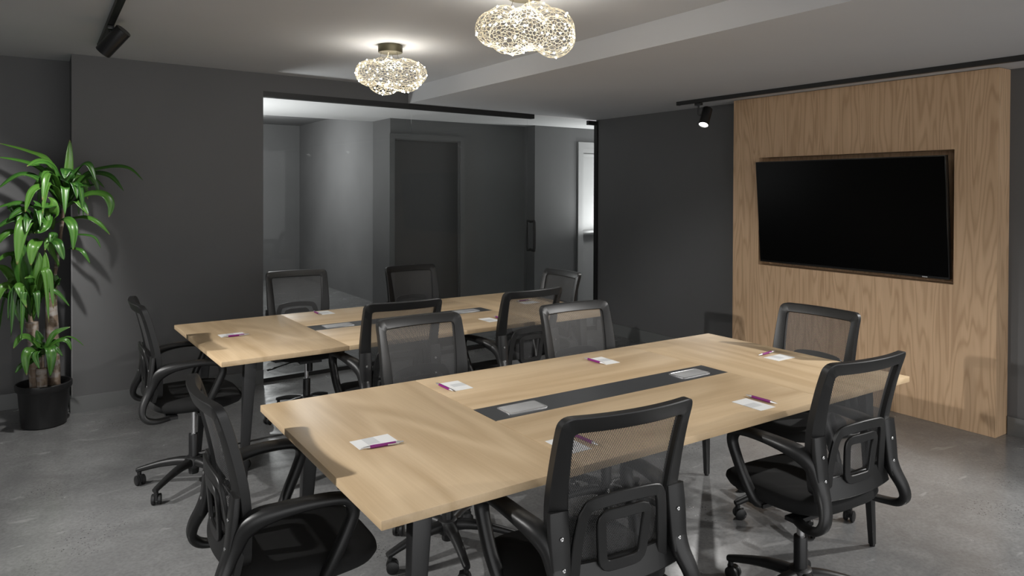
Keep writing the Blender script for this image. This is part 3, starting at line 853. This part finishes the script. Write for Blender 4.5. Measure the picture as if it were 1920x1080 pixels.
# ------------------------------------------------------------------ potted dracaena
PX, PY = .025, 5.775
pl = thing('potted_dracaena', 'tall green corn plant with three canes in a black pot by the wall corner', 'potted plant', (PX, PY, 0))
MB().lathe([(0, 0), (.125, 0), (.132, .006), (.150, .235), (.153, .243), (.162, .246), (.166, .256), (.166, .285), (.161, .290), (.154, .288), (.150, .262), (.144, .236), (0, .236)], 40).build('pot', M['pot'], pl, 35)
ml = MB(); n = 18
ml.lathe([(0, .237), (.05, .252), (.10, .247), (.147, .239), (.147, .236), (0, .2361)], 24).build('soil', M['soil'], pl)
def W2L(p): return p - Vector((PX, PY, 0))
def cane(pts, r0, r1, seed):
    rnd = random.Random(seed); P = spline(pts, 6); m = len(P); rings = []
    for i, p in enumerate(P):
        r = r0 + (r1 - r0) * i / (m - 1) + rnd.uniform(-.0025, .0025)
        rings.append([Vector(p) + Vector((r * math.cos(2 * PI * k / 14) * (1 + rnd.uniform(-.04, .04)), r * math.sin(2 * PI * k / 14), 0)) for k in range(14)])
    return MB().rings(rings).build('cane', M['bark'], pl, 60)
def L(px, py, dy=0): return W2L(at(px, py, Y=PY + dy))
cane([L(67, 760, -.05), L(66, 700, -.05), L(60, 604, -.05)], .037, .036, 1)
cane([L(103, 760, .06), L(99, 650, .06), L(95, 534, .06)], .040, .037, 2)
cane([L(80, 765, -.11), L(79, 722, -.11), L(77, 690, -.11)], .032, .031, 3)
cane([L(58, 610, -.04), L(54, 560, -.03), L(50, 470, -.02)], .014, .010, 4)
cane([L(98, 540, .05), L(110, 470, .03), L(121, 370, .0)], .014, .010, 5)
cane([L(80, 692, -.10), L(80, 660, -.10)], .010, .008, 6)
def leaf(ctrl, width, face=.9, seed=0, fold=.35):
    """ctrl: local points base..tip"""
    rnd = random.Random(seed)
    C = spline([tuple(p) for p in ctrl], 6); m = len(C); V = []; F = []; UV = []
    tocam = (CAM - Vector((PX, PY, 1.3))); tocam.z = 0; tocam.normalize()
    nd = (Vector((0, 0, 1)) + tocam * face + Vector((rnd.uniform(-.3, .3), rnd.uniform(-.2, .2), 0))).normalized()
    for i, p in enumerate(C):
        s = i / (m - 1); p = Vector(p)
        t = (Vector(C[min(i + 1, m - 1)]) - Vector(C[max(i - 1, 0)])).normalized()
        sd = t.cross(nd)
        if sd.length < .15: sd = t.cross(Vector((1, 0, 0)))
        sd.normalize(); nn = sd.cross(t).normalized()
        w = width * (.42 + .58 * math.sin(min(1, s / .45) * PI / 2)) if s < .45 else width * (1 - ((s - .45) / .55) ** 2.1)
        w = max(w, .0012) / 2
        for k, a in enumerate((-1, -.5, 0, .5, 1)):
            V.append(p + sd * w * a + nn * (abs(a) * fold * w + .06 * w * math.sin(s * 14 + a)))
            UV.append((a / 2 + .5, s))
    for i in range(m - 1):
        for k in range(4):
            a = i * 5 + k; F.append((a, a + 1, a + 6, a + 5))
    me = bpy.data.meshes.new('leaf'); me.from_pydata([tuple(v) for v in V], [], F); me.materials.append(M['leaf'])
    ul = me.uv_layers.new(name='UVMap')
    for lp in me.loops: ul.data[lp.index].uv = UV[lp.vertex_index]
    me.shade_smooth()
    o = link('leaf', me, pl)
    md = o.modifiers.new('thickness', 'SOLIDIFY'); md.thickness = .0012
    return o
# (points (px, py, depth offset: minus = towards the room), width m)
LV = [
    ([(121, 372, 0), (128, 320, -.05), (131, 262, -.03)], .055), ([(119, 372, 0), (92, 305, .05), (55, 285, .12), (-4, 268, .2)], .040),
    ([(118, 375, 0), (85, 325, 0), (49, 305, .05), (-6, 294, .1)], .045), ([(112, 380, 0), (80, 343, -.05), (39, 328, -.08), (-4, 354, -.1)], .060),
    ([(116, 372, 0), (98, 318, -.05), (75, 303, -.08), (50, 312, -.1)], .062), ([(117, 378, 0), (105, 325, -.08), (84, 306, -.14), (60, 308, -.16)], .050),
    ([(124, 374, 0), (160, 328, -.08), (205, 314, -.16), (242, 316, -.20), (268, 338, -.22)], .040), ([(126, 372, 0), (165, 330, -.06), (205, 330, -.12), (232, 358, -.14)], .048),
    ([(124, 372, 0), (143, 325, -.10), (165, 308, -.16), (180, 340, -.2)], .055), ([(128, 388, 0), (165, 365, -.1), (195, 366, -.15), (208, 385, -.18), (204, 408, -.19)], .062),
    ([(126, 386, 0), (148, 380, -.12), (166, 402, -.18)], .055), ([(126, 412, 0), (160, 408, -.1), (186, 420, -.14), (206, 440, -.15)], .040),
    ([(130, 440, 0), (163, 441, -.1), (180, 448, -.12), (189, 465, -.13)], .022), ([(106, 418, -.02), (126, 412, -.12), (138, 432, -.18), (137, 470, -.19)], .062),
    ([(94, 452, -.04), (108, 456, -.14), (120, 488, -.18)], .058), ([(128, 466, -.02), (152, 470, -.12), (169, 494, -.14)], .030),
    ([(113, 378, 0), (85, 352, -.1), (60, 360, -.16), (47, 398, -.18)], .058), ([(122, 380, 0), (126, 345, -.12), (124, 320, -.16), (121, 335, -.2)], .085),
    ([(120, 378, 0), (132, 335, -.12), (150, 312, -.15)], .05), ([(118, 390, 0), (100, 385, -.12), (80, 388, -.16), (62, 376, -.18)], .050),
    ([(122, 392, 0), (140, 378, -.14), (150, 385, -.18), (166, 403, -.2)], .040), ([(130, 380, 0), (150, 345, .08), (172, 335, .1), (196, 352, .1)], .05),
    ([(60, 425, -.03), (50, 415, -.16), (38, 440, -.22), (32, 497, -.24)], .082), ([(75, 450, -.03), (68, 455, -.16), (60, 470, -.2), (58, 498, -.21)], .070),
    ([(58, 425, 0), (30, 412, -.1), (10, 418, -.12), (-8, 430, -.12)], .045), ([(80, 398, 0), (45, 382, -.04), (18, 384, -.06), (-6, 390, -.06)], .045),
    ([(95, 395, -.02), (88, 420, -.14), (78, 432, -.16), (64, 437, -.17)], .055), ([(86, 430, 0), (80, 395, -.1), (74, 390, -.14), (76, 420, -.18)], .075),
    ([(60, 430, 0), (35, 395, .0), (22, 388, .0), (28, 405, 0)], .06), ([(55, 440, 0), (22, 435, -.06), (4, 446, -.08), (-6, 460, -.08)], .05),
    ([(70, 420, -.02), (50, 395, -.1), (30, 400, -.14), (16, 412, -.15)], .05), ([(100, 430, 0), (104, 405, -.1), (98, 380, -.13), (90, 370, -.15)], .06),
    ([(57, 594, -.02), (36, 510, -.06), (18, 478, -.1), (-6, 492, -.12)], .06), ([(56, 594, -.02), (40, 520, -.1), (30, 480, -.14), (22, 478, -.17)], .075),
    ([(58, 592, -.02), (50, 520, -.08), (42, 470, -.1), (30, 455, -.1)], .07), ([(58, 590, -.02), (46, 545, -.14), (36, 540, -.19), (50, 577, -.23)], .062),
    ([(56, 594, -.02), (40, 565, -.12), (28, 566, -.16), (38, 606, -.19)], .055), ([(56, 592, -.02), (25, 545, -.06), (5, 540, -.1), (-8, 575, -.12)], .06),
    ([(62, 585, -.03), (80, 550, -.1), (105, 548, -.12), (131, 575, -.12)], .040), ([(62, 585, -.03), (64, 535, -.1), (58, 520, -.14), (46, 522, -.16)], .05),
    ([(60, 592, -.02), (68, 530, -.06), (74, 495, -.06), (70, 470, -.05)], .06), ([(60, 590, -.02), (60, 520, -.04), (56, 480, -.04), (50, 450, 0)], .07),
    ([(54, 590, -.02), (30, 535, .02), (8, 505, .04), (-8, 500, .05)], .06), ([(54, 592, -.02), (20, 560, -.02), (2, 555, -.02), (-8, 560, 0)], .05),
    ([(62, 580, -.03), (72, 550, .05), (84, 556, .08), (100, 562, .08)], .03), ([(62, 590, -.02), (78, 548, -.06), (86, 505, -.08), (84, 470, -.06)], .055),
    ([(110, 500, .02), (96, 470, -.06), (90, 450, -.08), (84, 470, -.1)], .05), ([(118, 480, .02), (104, 450, -.06), (98, 440, -.08), (94, 458, -.1)], .05),
    ([(80, 662, -.11), (58, 636, -.16), (38, 634, -.2), (25, 654, -.22)], .048), ([(80, 662, -.11), (76, 640, -.18), (68, 619, -.2)], .052),
    ([(82, 660, -.11), (108, 640, -.16), (126, 640, -.18), (134, 657, -.18)], .036), ([(82, 660, -.11), (100, 652, -.2), (118, 668, -.22)], .034),
    ([(82, 660, -.11), (98, 630, -.12), (112, 620, -.12), (132, 613, -.12)], .036), ([(78, 662, -.11), (58, 656, -.22), (48, 672, -.25), (50, 704, -.26)], .058),
    ([(82, 662, -.12), (92, 652, -.23), (96, 672, -.27), (94, 706, -.27)], .062), ([(82, 660, -.11), (115, 634, -.1), (138, 634, -.1), (158, 649, -.1)], .016),
    ([(78, 664, -.12), (54, 680, -.2), (40, 686, -.22), (28, 700, -.22)], .038), ([(78, 664, -.12), (72, 658, -.22), (66, 668, -.26), (74, 692, -.28)], .045),
    ([(100, 545, .05), (108, 530, .0), (114, 522, -.02)], .03),
]
for i, (pts, w) in enumerate(LV):
    leaf([L(*p) for p in pts], w * 1.0, .55 + .5 * random.Random(i).random(), i)

# further leaves filling the crowns, behind and between the ones above
rl = random.Random(21)
for (cx0, cy0, dy0, n, rad, hgt) in ((121, 376, .02, 20, 78, 66), (62, 428, .0, 12, 58, 40), (57, 590, -.02, 14, 62, 105), (80, 662, -.10, 4, 40, 28)):
    for k in range(n):
        a = 2 * PI * k / n + rl.uniform(-.3, .3); rr = rad * rl.uniform(.55, 1.0); cx_, sy_ = math.cos(a), math.sin(a)
        tx = cx0 + rr * cx_; up = hgt * rl.uniform(.35, 1.0); dr = rl.uniform(-.1, .8) * hgt
        dmid = max(-.2, min(.16, -.16 * sy_ + dy0)); dend = max(-.26, min(.2, -.25 * sy_ + dy0))
        if tx > 125: dend = min(dend, .05); dmid = min(dmid, .05)
        pts = [(cx0 + 3 * cx_, cy0 + rl.uniform(-6, 14), dy0), (cx0 + .45 * rr * cx_, cy0 - up * .75, dmid), (cx0 + .8 * rr * cx_, cy0 - up * .8, (dmid + dend) / 2), (tx, cy0 - up * .7 + dr, dend)]
        leaf([L(*p) for p in pts], rl.uniform(.038, .062), rl.uniform(.3, 1.0), 100 + k)
